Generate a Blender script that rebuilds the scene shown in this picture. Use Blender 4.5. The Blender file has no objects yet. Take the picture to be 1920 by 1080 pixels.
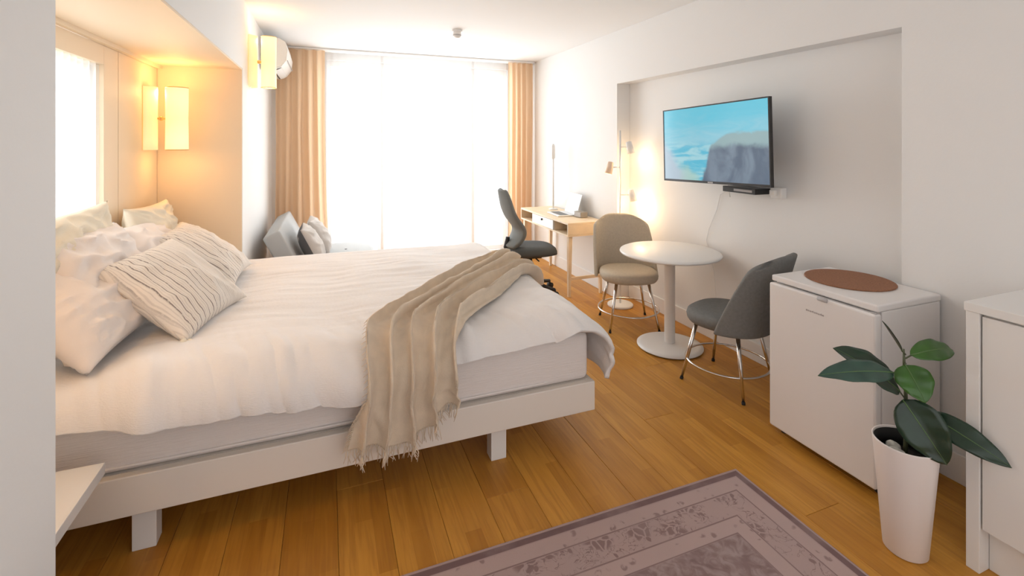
import bpy, bmesh, math, random
from mathutils import Vector, Matrix, noise
random.seed(7)
sc = bpy.context.scene
col = sc.collection
PI = math.pi

# ---------------------------------------------------------------- camera
cam_d = bpy.data.cameras.new('camera'); cam = bpy.data.objects.new('camera', cam_d); col.objects.link(cam)
cam.location = (0, 0, 1.58)
cam.rotation_euler = (PI/2, 0, -math.radians(21.097))
cam_d.sensor_width = 36.0
cam_d.lens = 36.0*902/1920
cam_d.shift_y = -274/1920
cam_d.clip_start = 0.02
sc.camera = cam
# ---------------------------------------------------------------- world, daylight, exposure
w = bpy.data.worlds.new('world'); sc.world = w; w.use_nodes = True
bg = w.node_tree.nodes['Background']
bg.inputs[0].default_value = (1.0, 0.985, 0.975, 1); bg.inputs[1].default_value = 0.84
def area_light(name, loc, rot, sx, sy, power, colr):
    d = bpy.data.lights.new(name, 'AREA'); d.shape = 'RECTANGLE'; d.size = sx; d.size_y = sy
    d.energy = power; d.color = colr
    o = bpy.data.objects.new(name, d); col.objects.link(o); o.location = loc; o.rotation_euler = rot
    return o
area_light('window_daylight', (1.12, 6.75, 1.40), (-PI/2, 0, 0), 3.0, 2.7, 92, (0.96, 0.985, 1.0))
area_light('alcove_daylight', (-1.42, 2.72, 1.5), (0, -PI/2, 0), 1.2, 1.3, 9, (0.96, 0.985, 1.0))
vs = sc.view_settings
vs.view_transform = 'Standard'; vs.look = 'None'; vs.exposure = 0.75; vs.gamma = 1.0; vs.use_curve_mapping = False

# ---------------------------------------------------------------- dimensions
CEIL = 2.70; XL = -0.61; XB = -1.16; XR = 2.74; XN = 2.89; YF = 6.40; YA0 = 1.48; YA1 = 4.25; ZL = 2.14
YN0 = 1.575; YN1 = 4.153; ZN = 2.167; YB = -1.5

# ---------------------------------------------------------------- materials
def nodes(m): m.use_nodes = True; return m.node_tree
def mat(name, c, rough=0.5, metal=0.0, spec=0.5, bump=None, var=None, sheen=0.0, coat=0.0):
    m = bpy.data.materials.new(name); t = nodes(m); b = t.nodes['Principled BSDF']
    b.inputs['Base Color'].default_value = (*c, 1); b.inputs['Roughness'].default_value = rough
    b.inputs['Metallic'].default_value = metal; b.inputs['Specular IOR Level'].default_value = spec
    b.inputs['Sheen Weight'].default_value = sheen; b.inputs['Coat Weight'].default_value = coat
    if bump or var:
        tc = t.nodes.new('ShaderNodeTexCoord')
    if var:
        n = t.nodes.new('ShaderNodeTexNoise'); n.inputs['Scale'].default_value = var[0]; n.inputs['Detail'].default_value = 4
        r = t.nodes.new('ShaderNodeValToRGB')
        k = var[1]
        r.color_ramp.elements[0].color = (*[max(0, q*(1-k)) for q in c], 1); r.color_ramp.elements[1].color = (*[min(1, q*(1+k)) for q in c], 1)
        r.color_ramp.elements[0].position = .3; r.color_ramp.elements[1].position = .7
        t.links.new(tc.outputs['Object'], n.inputs['Vector']); t.links.new(n.outputs[0], r.inputs[0]); t.links.new(r.outputs[0], b.inputs['Base Color'])
    if bump:
        mp = t.nodes.new('ShaderNodeMapping'); mp.inputs['Scale'].default_value = bump[2] if len(bump) > 2 else (1, 1, 1)
        n = t.nodes.new('ShaderNodeTexNoise'); n.inputs['Scale'].default_value = bump[0]; n.inputs['Detail'].default_value = 3
        bp = t.nodes.new('ShaderNodeBump'); bp.inputs['Strength'].default_value = bump[1]; bp.inputs['Distance'].default_value = 0.01
        t.links.new(tc.outputs['Object'], mp.inputs[0]); t.links.new(mp.outputs[0], n.inputs['Vector']); t.links.new(n.outputs[0], bp.inputs['Height']); t.links.new(bp.outputs[0], b.inputs['Normal'])
    return m
def thin_cloth(name, c, trans, transl):
    """a cloth that lets light through: part open weave, part translucent, part diffuse"""
    m = bpy.data.materials.new(name); t = nodes(m); t.nodes.remove(t.nodes['Principled BSDF']); out = t.nodes['Material Output']
    df = t.nodes.new('ShaderNodeBsdfDiffuse'); tl = t.nodes.new('ShaderNodeBsdfTranslucent'); tr = t.nodes.new('ShaderNodeBsdfTransparent')
    df.inputs[0].default_value = (*c, 1); tl.inputs[0].default_value = (*c, 1)
    a = t.nodes.new('ShaderNodeMixShader'); b = t.nodes.new('ShaderNodeMixShader')
    a.inputs[0].default_value = transl; b.inputs[0].default_value = trans
    t.links.new(df.outputs[0], a.inputs[1]); t.links.new(tl.outputs[0], a.inputs[2])
    t.links.new(a.outputs[0], b.inputs[1]); t.links.new(tr.outputs[0], b.inputs[2]); t.links.new(b.outputs[0], out.inputs[0])
    return m
def glass_mat(name):
    m = bpy.data.materials.new(name); t = nodes(m); t.nodes.remove(t.nodes['Principled BSDF']); out = t.nodes['Material Output']
    gl = t.nodes.new('ShaderNodeBsdfGlossy'); gl.inputs['Roughness'].default_value = .02; tr = t.nodes.new('ShaderNodeBsdfTransparent')
    tr.inputs[0].default_value = (.97, .98, .98, 1)
    b = t.nodes.new('ShaderNodeMixShader'); b.inputs[0].default_value = .06
    t.links.new(tr.outputs[0], b.inputs[1]); t.links.new(gl.outputs[0], b.inputs[2]); t.links.new(b.outputs[0], out.inputs[0])
    return m
def lit_shade(name, c, strength):
    """paper lamp shade lit from inside: two soft bulbs behind translucent paper"""
    m = mat(name, (.9, .82, .62), .7); t = m.node_tree; b = t.nodes['Principled BSDF']
    tc = t.nodes.new('ShaderNodeTexCoord'); sp = t.nodes.new('ShaderNodeSeparateXYZ'); wv = t.nodes.new('ShaderNodeMath'); wv.operation = 'ABSOLUTE'
    r = t.nodes.new('ShaderNodeValToRGB'); r.color_ramp.elements[0].position = 0; r.color_ramp.elements[0].color = (c[0]*.95, c[1]*.82, c[2]*.62, 1)
    r.color_ramp.elements[1].position = .16; r.color_ramp.elements[1].color = (*c, 1)
    t.links.new(tc.outputs['Object'], sp.inputs[0]); t.links.new(sp.outputs[2], wv.inputs[0]); t.links.new(wv.outputs[0], r.inputs[0])
    t.links.new(r.outputs[0], b.inputs['Emission Color']); b.inputs['Emission Strength'].default_value = strength
    return m
M = {}
M['wall'] = mat('white_wall_paint', (.84, .835, .83), .7, bump=(60, .04))
M['ceiling'] = mat('white_ceiling_paint', (.86, .86, .86), .8)
M['cream'] = mat('cream_panel', (.85, .70, .52), .55, bump=(30, .02))
M['white'] = mat('white_lacquer', (.84, .82, .80), .35)
M['trimwhite'] = mat('white_trim', (.86, .85, .84), .4)
M['bedwhite'] = mat('bed_frame_white', (.82, .755, .69), .45)
M['linen'] = mat('white_linen', (.86, .825, .81), .9, bump=(240, .25, (.25, 1, 1)), sheen=.2)
M['mattress'] = mat('ribbed_mattress_cover', (.84, .78, .75), .9, bump=(220, .35, (.05, .05, 1)))
M['pillow'] = mat('pillow_linen', (.87, .80, .765), .9, bump=(300, .12), sheen=.2)
M['cream_cloth'] = mat('cream_crumpled_cloth', (.85, .77, .63), .9, bump=(300, .12))
M['throw'] = mat('beige_wool', (.78, .645, .50), .95, bump=(300, .4), var=(14, .07), sheen=.3)
M['orange_curtain'] = thin_cloth('peach_curtain_cloth', (.88, .66, .46), .0, .5)
M['sheer'] = thin_cloth('white_sheer_cloth', (.93, .94, .95), .74, .5)
M['sheer_small'] = thin_cloth('white_sheer_cloth_dense', (.93, .94, .95), .45, .6)
M['glass'] = glass_mat('window_glass')
M['greyfab'] = mat('grey_upholstery', (.195, .195, .19), .85, bump=(300, .3), var=(60, .08))
M['beigefab'] = mat('taupe_upholstery', (.50, .435, .345), .8, bump=(300, .3), var=(60, .06))
M['chrome'] = mat('chrome', (.72, .70, .68), .16, 1.0)
M['blackmesh'] = mat('dark_grey_mesh_fabric', (.075, .08, .08), .8, bump=(500, .4))
M['greymesh'] = mat('grey_mesh_back', (.17, .18, .175), .8, bump=(500, .4))
M['black'] = mat('black_plastic', (.018, .018, .02), .35)
M['rubber'] = mat('black_rubber', (.02, .02, .02), .8)
M['oak'] = mat('pale_oak', (.82, .65, .45), .5, var=(9, .06))
M['sofagrey'] = mat('pale_grey_sofa_fabric', (.48, .485, .485), .9, bump=(300, .25))
M['cushgrey'] = mat('light_grey_cushion', (.62, .58, .55), .9, bump=(200, .3))
M['cushdark'] = mat('dark_grey_cushion_side', (.12, .12, .125), .9, bump=(200, .3))
M['fridge'] = mat('white_enamel', (.82, .79, .78), .3, bump=(90, .015))
M['logo'] = mat('grey_badge_ink', (.38, .34, .34), .5)
M['gasket'] = mat('grey_door_gasket', (.5, .48, .48), .6)
M['cork'] = mat('brown_cork', (.30, .135, .07), .8, bump=(160, .4), var=(120, .18))
M['pot'] = mat('white_glazed_pot', (.86, .80, .78), .3)
M['soil'] = mat('dark_soil', (.02, .016, .013), .95, bump=(120, 1.0))
M['pebble'] = mat('pale_pebble', (.55, .53, .48), .7, var=(40, .25))
M['leaf'] = mat('dark_green_leaf', (.012, .035, .018), .28, var=(12, .3))
M['leafteal'] = mat('blue_green_leaf', (.025, .07, .05), .3, var=(12, .25))
M['leaflight'] = mat('fresh_green_leaf', (.035, .115, .012), .3, var=(12, .25))
M['midrib'] = mat('pale_leaf_rib', (.10, .19, .06), .4)
M['stem'] = mat('green_brown_stem', (.09, .10, .05), .6)
M['aluminium'] = mat('silver_aluminium', (.72, .73, .74), .3, .8)
M['taupebox'] = mat('taupe_plastic', (.33, .29, .24), .5)
M['peach'] = mat('peach_metal', (.88, .66, .50), .4)
M['lampwhite'] = mat('white_lamp_metal', (.86, .85, .83), .35)
M['brass'] = mat('brass', (.7, .45, .2), .3, 1.0)
M['shade'] = lit_shade('lit_paper_shade', (1.0, .72, .30), .58)
M['shade_inner'] = lit_shade('lit_paper_shade_inner', (1.0, .56, .20), .42)
M['bulb'] = mat('warm_bulb', (1, .9, .7), .5); b_ = M['bulb'].node_tree.nodes['Principled BSDF']; b_.inputs['Emission Color'].default_value = (1, .72, .4, 1); b_.inputs['Emission Strength'].default_value = 12
M['subfloor'] = mat('dark_subfloor', (.10, .05, .02), .8)
M['rugedge'] = mat('rug_binding', (.42, .30, .29), .95, bump=(300, .5))

def link(t, a, b): t.links.new(a, b)
class NT:
    """tiny helper to write node maths"""
    def __init__(s, t): s.t = t
    def m(s, op, *a):
        n = s.t.nodes.new('ShaderNodeMath'); n.operation = op
        for i, v in enumerate(a):
            if isinstance(v, (int, float)): n.inputs[i].default_value = v
            else: s.t.links.new(v, n.inputs[i])
        return n.outputs[0]
    def mix(s, f, a, b):
        n = s.t.nodes.new('ShaderNodeMix'); n.data_type = 'RGBA'
        for i, v in ((0, f), (6, a), (7, b)):
            if isinstance(v, (int, float)): n.inputs[i].default_value = v
            elif isinstance(v, tuple): n.inputs[i].default_value = (*v, 1)
            else: s.t.links.new(v, n.inputs[i])
        return n.outputs[2]
    def noise(s, vec, scale, detail=3, dist=0):
        n = s.t.nodes.new('ShaderNodeTexNoise'); n.inputs['Scale'].default_value = scale; n.inputs['Detail'].default_value = detail; n.inputs['Distortion'].default_value = dist
        s.t.links.new(vec, n.inputs['Vector']); return n.outputs[0]
    def vor(s, vec, scale, feature='F1', rnd=1.0):
        n = s.t.nodes.new('ShaderNodeTexVoronoi'); n.inputs['Scale'].default_value = scale; n.feature = feature; n.inputs['Randomness'].default_value = rnd
        s.t.links.new(vec, n.inputs['Vector']); return n
    def scale(s, vec, sv, loc=(0, 0, 0)):
        n = s.t.nodes.new('ShaderNodeMapping'); n.inputs['Scale'].default_value = sv; n.inputs['Location'].default_value = loc
        s.t.links.new(vec, n.inputs[0]); return n.outputs[0]
    def smooth(s, v, a, b):
        n = s.t.nodes.new('ShaderNodeMapRange'); n.interpolation_type = 'SMOOTHSTEP'
        s.t.links.new(v, n.inputs[0]); n.inputs[1].default_value = a; n.inputs[2].default_value = b
        return n.outputs[0]

def plank_material():
    m = mat('golden_oak_parquet', (.6, .3, .07), .38); t = m.node_tree; b = t.nodes['Principled BSDF']; k = NT(t)
    tc = t.nodes.new('ShaderNodeTexCoord'); oi = t.nodes.new('ShaderNodeObjectInfo')
    sp = t.nodes.new('ShaderNodeSeparateXYZ'); link(t, tc.outputs['Object'], sp.inputs[0])
    strip = k.m('FLOOR', k.m('DIVIDE', sp.outputs[0], .0683))
    seg = k.m('FLOOR', k.m('ADD', k.m('DIVIDE', sp.outputs[1], .75), k.m('MULTIPLY', strip, .37)))
    wn = t.nodes.new('ShaderNodeTexWhiteNoise'); wn.noise_dimensions = '3D'; cb = t.nodes.new('ShaderNodeCombineXYZ')
    link(t, strip, cb.inputs[0]); link(t, seg, cb.inputs[1]); link(t, k.m('MULTIPLY', oi.outputs['Random'], 91.0), cb.inputs[2]); link(t, cb.outputs[0], wn.inputs[0])
    off = t.nodes.new('ShaderNodeVectorMath'); off.operation = 'ADD'; cb2 = t.nodes.new('ShaderNodeCombineXYZ')
    link(t, k.m('MULTIPLY', oi.outputs['Random'], 37.0), cb2.inputs[2]); link(t, k.m('MULTIPLY', strip, 1.7), cb2.inputs[1]); link(t, tc.outputs['Object'], off.inputs[0]); link(t, cb2.outputs[0], off.inputs[1])
    g = k.noise(k.scale(off.outputs[0], (34, 1.6, 1)), 2.2, 5, .6)
    fig = k.noise(k.scale(off.outputs[0], (9, 1.3, 1)), 1.6, 3, 1.4)
    tone = k.m('ADD', k.m('MULTIPLY', wn.outputs[0], .55), k.m('MULTIPLY', oi.outputs['Random'], .22))
    tone = k.m('ADD', tone, k.m('MULTIPLY', k.m('SUBTRACT', fig, .5), .7))
    base = k.mix(tone, (.44, .185, .022), (.72, .355, .060))
    grain = k.mix(k.smooth(g, .42, .70), base, (.34, .13, .022))
    mixg = k.mix(.40, base, grain)
    link(t, mixg, b.inputs['Base Color'])
    bp = t.nodes.new('ShaderNodeBump'); bp.inputs['Strength'].default_value = .06; bp.inputs['Distance'].default_value = .004
    link(t, g, bp.inputs['Height']); link(t, bp.outputs[0], b.inputs['Normal'])
    b.inputs['Roughness'].default_value = .42; b.inputs['Specular IOR Level'].default_value = .35
    return m
M['plank'] = plank_material()

RW, RL = 1.20, 0.80   # rug half sizes
def rug_material():
    m = mat('faded_mauve_rug', (.3, .2, .2), .95); t = m.node_tree; b = t.nodes['Principled BSDF']; k = NT(t)
    tc = t.nodes.new('ShaderNodeTexCoord'); v = tc.outputs['Object']; sp = t.nodes.new('ShaderNodeSeparateXYZ'); link(t, v, sp.inputs[0])
    dx = k.m('SUBTRACT', RW, k.m('ABSOLUTE', sp.outputs[0])); dy = k.m('SUBTRACT', RL, k.m('ABSOLUTE', sp.outputs[1]))
    d = k.m('MINIMUM', dx, dy)
    LT, MD, DK = (.47, .345, .325), (.38, .27, .26), (.185, .112, .113)
    def band(a, c, e=.002): return k.m('MULTIPLY', k.smooth(d, a-e, a+e), k.m('SUBTRACT', 1.0, k.smooth(d, c-e, c+e)))
    wob = t.nodes.new('ShaderNodeVectorMath'); wob.operation = 'ADD'
    ns = t.nodes.new('ShaderNodeTexNoise'); ns.inputs['Scale'].default_value = 9; link(t, v, ns.inputs['Vector'])
    sc1 = t.nodes.new('ShaderNodeVectorMath'); sc1.operation = 'SCALE'; sc1.inputs[3].default_value = .07; link(t, ns.outputs[1], sc1.inputs[0])
    link(t, v, wob.inputs[0]); link(t, sc1.outputs[0], wob.inputs[1])
    # large flower heads made of petals: voronoi rosettes cut by a finer voronoi
    f1 = k.vor(wob.outputs[0], 6.2, rnd=.65); fl = f1.outputs['Distance']
    pet = k.vor(wob.outputs[0], 27, 'DISTANCE_TO_EDGE')
    rose = k.m('MULTIPLY', k.m('SUBTRACT', 1.0, k.smooth(fl, .30, .42)), k.smooth(pet.outputs['Distance'], .04, .14))
    # curling stems and little leaves between them
    tw = k.noise(k.scale(wob.outputs[0], (1, 1, 1)), 15, 2, 2.2)
    stems = k.m('SUBTRACT', 1.0, k.smooth(k.m('ABSOLUTE', k.m('SUBTRACT', tw, .5)), .007, .022))
    gate = k.smooth(k.noise(v, 8, 2), .43, .50)
    stems = k.m('MULTIPLY', stems, gate)
    lv = k.vor(k.scale(wob.outputs[0], (1, .55, 1)), 26)
    leaves = k.m('MULTIPLY', k.m('SUBTRACT', 1.0, k.smooth(lv.outputs['Distance'], .20, .30)), k.smooth(k.noise(v, 23, 1), .47, .53))
    motif = k.m('MAXIMUM', k.m('MAXIMUM', rose, stems), leaves)
    # small guard-band motifs
    sm = k.vor(wob.outputs[0], 19, rnd=.25)
    small = k.m('MULTIPLY', k.m('SUBTRACT', 1.0, k.smooth(sm.outputs['Distance'], .24, .36)), k.smooth(k.noise(wob.outputs[0], 34, 2), .40, .54))
    mott = k.noise(v, 3.5, 5, .5)
    c = k.mix(mott, MD, LT)
    c = k.mix(band(.008, .036), c, DK)
    g = k.m('ADD', band(.042, .104), band(.226, .288))
    c = k.mix(k.m('MULTIPLY', g, .75), c, LT)
    c = k.mix(k.m('MULTIPLY', k.m('MULTIPLY', g, small), .62), c, DK)
    c = k.mix(k.m('MULTIPLY', k.m('MULTIPLY', band(.112, .216), motif), .72), c, DK)
    ln = k.m('ADD', k.m('ADD', band(.104, .110, .001), band(.218, .224, .001)), band(.289, .294, .001))
    c = k.mix(k.m('MULTIPLY', ln, .72), c, DK)
    fieldm = k.m('SUBTRACT', 1.0, k.m('SUBTRACT', 1.0, k.smooth(d, .292, .297)))
    ff = k.vor(wob.outputs[0], 17); fm = k.noise(v, 17, 5, 1.2)
    fieldc = k.mix(k.smooth(fm, .36, .62), (.24, .158, .155), (.37, .275, .265))
    fieldc = k.mix(k.m('MULTIPLY', k.m('SUBTRACT', 1.0, k.smooth(ff.outputs['Distance'], .2, .5)), .35), fieldc, DK)
    c = k.mix(fieldm, c, fieldc)
    # worn patches
    wear = k.smooth(k.noise(v, 6, 6), .45, .75)
    c = k.mix(k.m('MULTIPLY', wear, .35), c, (.40, .31, .30))
    link(t, c, b.inputs['Base Color'])
    bp = t.nodes.new('ShaderNodeBump'); bp.inputs['Strength'].default_value = .35; bp.inputs['Distance'].default_value = .003
    link(t, k.noise(v, 420, 2), bp.inputs['Height']); link(t, bp.outputs[0], b.inputs['Normal'])
    return m
M['rug'] = rug_material()

TW, TH = 1.03, 0.58
def tv_material():
    m = mat('tv_seascape_picture', (.01, .01, .012), .12, spec=.6); t = m.node_tree; b = t.nodes['Principled BSDF']; k = NT(t)
    tc = t.nodes.new('ShaderNodeTexCoord'); v = tc.outputs['Object']; sp = t.nodes.new('ShaderNodeSeparateXYZ'); link(t, v, sp.inputs[0])
    # local y runs from far edge (+) to near edge (-): picture u from 0 (far) to 1 (near); w is 0 bottom to 1 top
    u = k.m('SUBTRACT', .5, k.m('DIVIDE', sp.outputs[1], TW)); wv = k.m('ADD', .5, k.m('DIVIDE', sp.outputs[2], TH))
    n1 = k.noise(v, 7, 5, .8); n2 = k.noise(k.scale(v, (1, 1.2, 6)), 3.2, 5, 1.0)
    uu = k.m('ADD', u, k.m('MULTIPLY', k.m('SUBTRACT', n1, .5), .10)); ww = k.m('ADD', wv, k.m('MULTIPLY', k.m('SUBTRACT', n1, .5), .16))
    sky = k.mix(k.smooth(k.m('ADD', wv, k.m('MULTIPLY', k.m('SUBTRACT', n2, .5), .5)), .30, .95), (.36, .62, .72), (.13, .56, .72))
    sea = k.mix(k.smooth(n2, .38, .62), (.09, .50, .68), (.36, .66, .74))
    c = k.mix(k.smooth(wv, .42, .60), sea, sky)
    shore = k.m('SUBTRACT', 1.0, k.smooth(k.m('ADD', uu, k.m('MULTIPLY', ww, .55)), .24, .36))
    c = k.mix(shore, c, (.44, .56, .66))
    sand = k.m('MULTIPLY', k.smooth(uu, .14, .28), k.m('SUBTRACT', 1.0, k.smooth(k.m('ADD', k.m('MULTIPLY', uu, 1.1), ww), .42, .54)))
    c = k.mix(k.m('MULTIPLY', sand, .7), c, (.40, .60, .52))
    # cliff: bounded by a steep left face and a top that falls slightly to the far side
    cl = k.m('MULTIPLY', k.smooth(k.m('SUBTRACT', uu, k.m('MULTIPLY', ww, .20)), .40, .43), k.m('SUBTRACT', 1.0, k.smooth(k.m('SUBTRACT', ww, k.m('MULTIPLY', k.smooth(uu, .5, .7), .13)), .48, .52)))
    rock = k.mix(k.smooth(k.noise(k.scale(v, (1, 1.1, 1)), 4, 5, 1.2), .35, .68), (.09, .13, .19), (.19, .25, .32))
    topc = k.mix(k.smooth(ww, .42, .52), rock, (.30, .44, .46))
    c = k.mix(cl, c, topc)
    b.inputs['Emission Strength'].default_value = .55
    link(t, c, b.inputs['Emission Color'])
    return m
M['tv'] = tv_material()

def stripe_material():
    m = mat('striped_linen', (.84, .78, .72), .9); t = m.node_tree; b = t.nodes['Principled BSDF']; k = NT(t)
    tc = t.nodes.new('ShaderNodeTexCoord'); v = tc.outputs['Object']; sp = t.nodes.new('ShaderNodeSeparateXYZ'); link(t, v, sp.inputs[0])
    y = k.m('ADD', sp.outputs[1], k.m('MULTIPLY', k.m('SUBTRACT', k.noise(v, 8, 2), .5), .012))
    fr = k.m('ABSOLUTE', k.m('SUBTRACT', k.m('FRACT', k.m('DIVIDE', y, .034)), .5))
    line = k.m('MULTIPLY', k.m('SUBTRACT', 1.0, k.smooth(fr, .035, .095)), k.smooth(sp.outputs[1], -.262, -.245))
    fade = k.m('SUBTRACT', 1.0, k.smooth(sp.outputs[1], -.02, .16))
    fine = k.m('ABSOLUTE', k.m('SUBTRACT', k.m('FRACT', k.m('DIVIDE', y, .0115)), .5))
    fl = k.m('MULTIPLY', k.m('SUBTRACT', 1.0, k.smooth(fine, .1, .2)), .18)
    amt = k.m('MAXIMUM', k.m('MULTIPLY', line, k.m('ADD', .12, k.m('MULTIPLY', fade, .68))), fl)
    dash = k.smooth(k.noise(v, 90, 1), .30, .42)
    c = k.mix(k.m('MULTIPLY', amt, k.m('ADD', .55, k.m('MULTIPLY', dash, .45))), (.84, .775, .71), (.13, .09, .08))
    link(t, c, b.inputs['Base Color'])
    bp = t.nodes.new('ShaderNodeBump'); bp.inputs['Strength'].default_value = .3; bp.inputs['Distance'].default_value = .004
    link(t, k.noise(k.scale(v, (1, 4, 1)), 90, 2), bp.inputs['Height']); link(t, bp.outputs[0], b.inputs['Normal'])
    return m
M['stripe'] = stripe_material()

# ---------------------------------------------------------------- mesh helpers
def obj(name, bm, m, parent=None, smooth=False, loc=None):
    me = bpy.data.meshes.new(name); bmesh.ops.recalc_face_normals(bm, faces=bm.faces[:]); bm.to_mesh(me); bm.free()
    if smooth:
        for p in me.polygons: p.use_smooth = True
    me.materials.append(M[m] if isinstance(m, str) else m)
    o = bpy.data.objects.new(name, me); col.objects.link(o)
    if parent: o.parent = parent
    if loc: o.location = loc
    return o
def tag(o, label, cat, group=None, kind=None):
    if label: o['label'] = label
    if cat: o['category'] = cat
    if group: o['group'] = group
    if kind: o['kind'] = kind
    return o
def thing(name, label, cat, loc=(0, 0, 0), rz=0, group=None):
    o = bpy.data.objects.new(name, None); col.objects.link(o); o.location = loc; o.rotation_euler = (0, 0, rz); o.empty_display_size = .1
    return tag(o, label, cat, group)
def struct(o): o['kind'] = 'structure'; return o
def B(): return bmesh.new()
def bx(bm, x0, x1, y0, y1, z0, z1, bev=0.0, seg=2):
    r = bmesh.ops.create_cube(bm, size=1.0); vs_ = r['verts']
    for v in vs_: v.co = Vector((x0+(v.co.x+.5)*(x1-x0), y0+(v.co.y+.5)*(y1-y0), z0+(v.co.z+.5)*(z1-z0)))
    if bev > 0:
        es = list({e for v in vs_ for e in v.link_edges})
        bmesh.ops.bevel(bm, geom=es, offset=bev, segments=seg, profile=.5, affect='EDGES')
    return bm
def box(*a, **k): return bx(B(), *a, **k)
def ring(bm, c, ax, r, n):
    ax = ax.normalized(); u = ax.orthogonal().normalized(); w_ = ax.cross(u)
    return [bm.verts.new(c+u*(r*math.cos(2*PI*i/n))+w_*(r*math.sin(2*PI*i/n))) for i in range(n)]
def tube(bm, pts, r, n=10, closed=False):
    pts = [Vector(p) for p in pts]; R = r if isinstance(r, (list, tuple)) else [r]*len(pts)
    rings = []; u = None
    for i, p in enumerate(pts):
        if closed: t = pts[(i+1) % len(pts)]-pts[i-1]
        else: t = (pts[min(i+1, len(pts)-1)]-pts[max(i-1, 0)])
        t.normalize()
        if u is None: u = t.orthogonal().normalized()
        u = (u-t*u.dot(t)).normalized(); v = t.cross(u)
        rings.append([bm.verts.new(p+u*(R[i]*math.cos(2*PI*k/n))+v*(R[i]*math.sin(2*PI*k/n))) for k in range(n)])
    L = len(rings)
    for i in range(L if closed else L-1):
        a, b = rings[i], rings[(i+1) % L]
        for k in range(n): bm.faces.new((a[k], a[(k+1) % n], b[(k+1) % n], b[k]))
    if not closed:
        bm.faces.new(rings[0][::-1]); bm.faces.new(rings[-1])
    return bm
def lathe(bm, prof, n=32, c=(0, 0, 0), sx=1, sy=1):
    c = Vector(c); rings = []
    for r, z in prof:
        if r < 1e-6: rings.append([bm.verts.new(c+Vector((0, 0, z)))])
        else: rings.append([bm.verts.new(c+Vector((sx*r*math.cos(2*PI*i/n), sy*r*math.sin(2*PI*i/n), z))) for i in range(n)])
    for a, b in zip(rings, rings[1:]):
        if len(a) == 1 and len(b) == 1: continue
        for i in range(n):
            j = (i+1) % n
            if len(a) == 1: bm.faces.new((a[0], b[i], b[j]))
            elif len(b) == 1: bm.faces.new((a[i], a[j], b[0]))
            else: bm.faces.new((a[i], a[j], b[j], b[i]))
    return bm
def gridf(bm, nu, nv, fn):
    g = [[bm.verts.new(fn(i/nu, j/nv)) for j in range(nv+1)] for i in range(nu+1)]
    for i in range(nu):
        for j in range(nv): bm.faces.new((g[i][j], g[i+1][j], g[i+1][j+1], g[i][j+1]))
    return g
def solid(o, th, off=0):
    m = o.modifiers.new('thickness', 'SOLIDIFY'); m.thickness = th; m.offset = off; return o
def sub(o, n=1):
    m = o.modifiers.new('smooth', 'SUBSURF'); m.levels = n; m.render_levels = n; return o
def N3(x, y, z=0): return noise.noise(Vector((x, y, z)))
def sstep(x, a, b):
    t = max(0, min(1, (x-a)/(b-a))); return t*t*(3-2*t)

# ================================================================ SETTING
fl_ = struct(obj('floor', box(XB, XN, YB, YF, -.06, -.015), 'subfloor'))
PW, PLN = .205, 2.2
cache = {}
def plank(x0, x1, y0, y1):
    key = (round(x1-x0, 3), round(y1-y0, 3))
    if key not in cache:
        bm = box(0, x1-x0-.0012, 0, y1-y0-.0012, -.015, 0)
        es = [e for e in bm.edges if all(v.co.z > -.001 for v in e.verts)]
        bmesh.ops.bevel(bm, geom=es, offset=.0012, segments=1, affect='EDGES')
        o = obj('plank', bm, 'plank'); cache[key] = o.data
    else:
        o = bpy.data.objects.new('plank', cache[key]); col.objects.link(o)
    o.location = (x0, y0, 0); o.parent = fl_
for r in range(20):
    x0 = max(XB, 1.069+PW*(r-11)); x1 = min(XN, 1.069+PW*(r-10))
    y = YB-((r*0.83) % PLN)
    xs = (XR if x0 > XR-.1 else None)
    while y < YF:
        a, b = max(y, YB), min(y+PLN, YF)
        if b-a > .03: plank(x0, x1, a, b)
        y += PLN
struct(obj('ceiling', box(XB-.2, XN+.2, YB, YF+.2, CEIL, CEIL+.1), 'ceiling'))
# left wall with the bed alcove
bm = B(); bx(bm, XB-.2, XL, YB, YA0, 0, CEIL); struct(obj('wall_left_near', bm, 'wall'))
bm = B(); bx(bm, XB-.2, XL, YA1, YF, 0, CEIL); struct(obj('wall_left_far', bm, 'wall'))
struct(obj('wall_left_lintel', box(XB-.2, XL, YA0, YA1, ZL+.012, CEIL), 'wall'))
struct(obj('ceiling_alcove', box(XB, XL-.002, YA0, YA1, ZL, ZL+.012), 'cream'))
struct(obj('wall_alcove_end', box(XB, XL-.002, YA1-.012, YA1, 0, ZL), 'cream'))
struct(obj('trim_1', box(XB, XB+.03, YA0, YA1-.012, ZL-.022, ZL), 'cream'))
# alcove back wall, panelled, with its own window
ab = struct(obj('wall_alcove_back', box(XB-.2, XB-.15, YA0, 2.10, 0, ZL), 'wall'))
for (y0, y1, z0, z1) in ((YA0, 2.10, 0, ZL-.022), (3.33, 3.526, 0, ZL-.022), (3.53, YA1-.014, 0, ZL-.022), (2.10, 3.33, 0, .95), (2.10, 3.33, 2.012, ZL-.022)):
    obj('panel', box(XB-.05, XB, y0+.001, y1-.001, z0, z1, .0015, 1), 'cream', ab)
obj('backing', box(XB-.14, XB-.052, 3.34, YA1, 0, ZL), 'wall', ab)
w2 = struct(obj('window_2', box(XB-.13, XB-.06, 2.10, 2.14, .95, 2.012), 'trimwhite'))
for a in ((2.14, 3.29, .95, .99), (2.14, 3.29, 1.972, 2.012), (3.29, 3.33, .95, 2.012)):
    obj('window_frame', box(XB-.13, XB-.06, *a), 'trimwhite', w2)
obj('pane', box(XB-.10, XB-.094, 2.14, 3.29, .99, 1.972), 'glass', w2)
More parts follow.
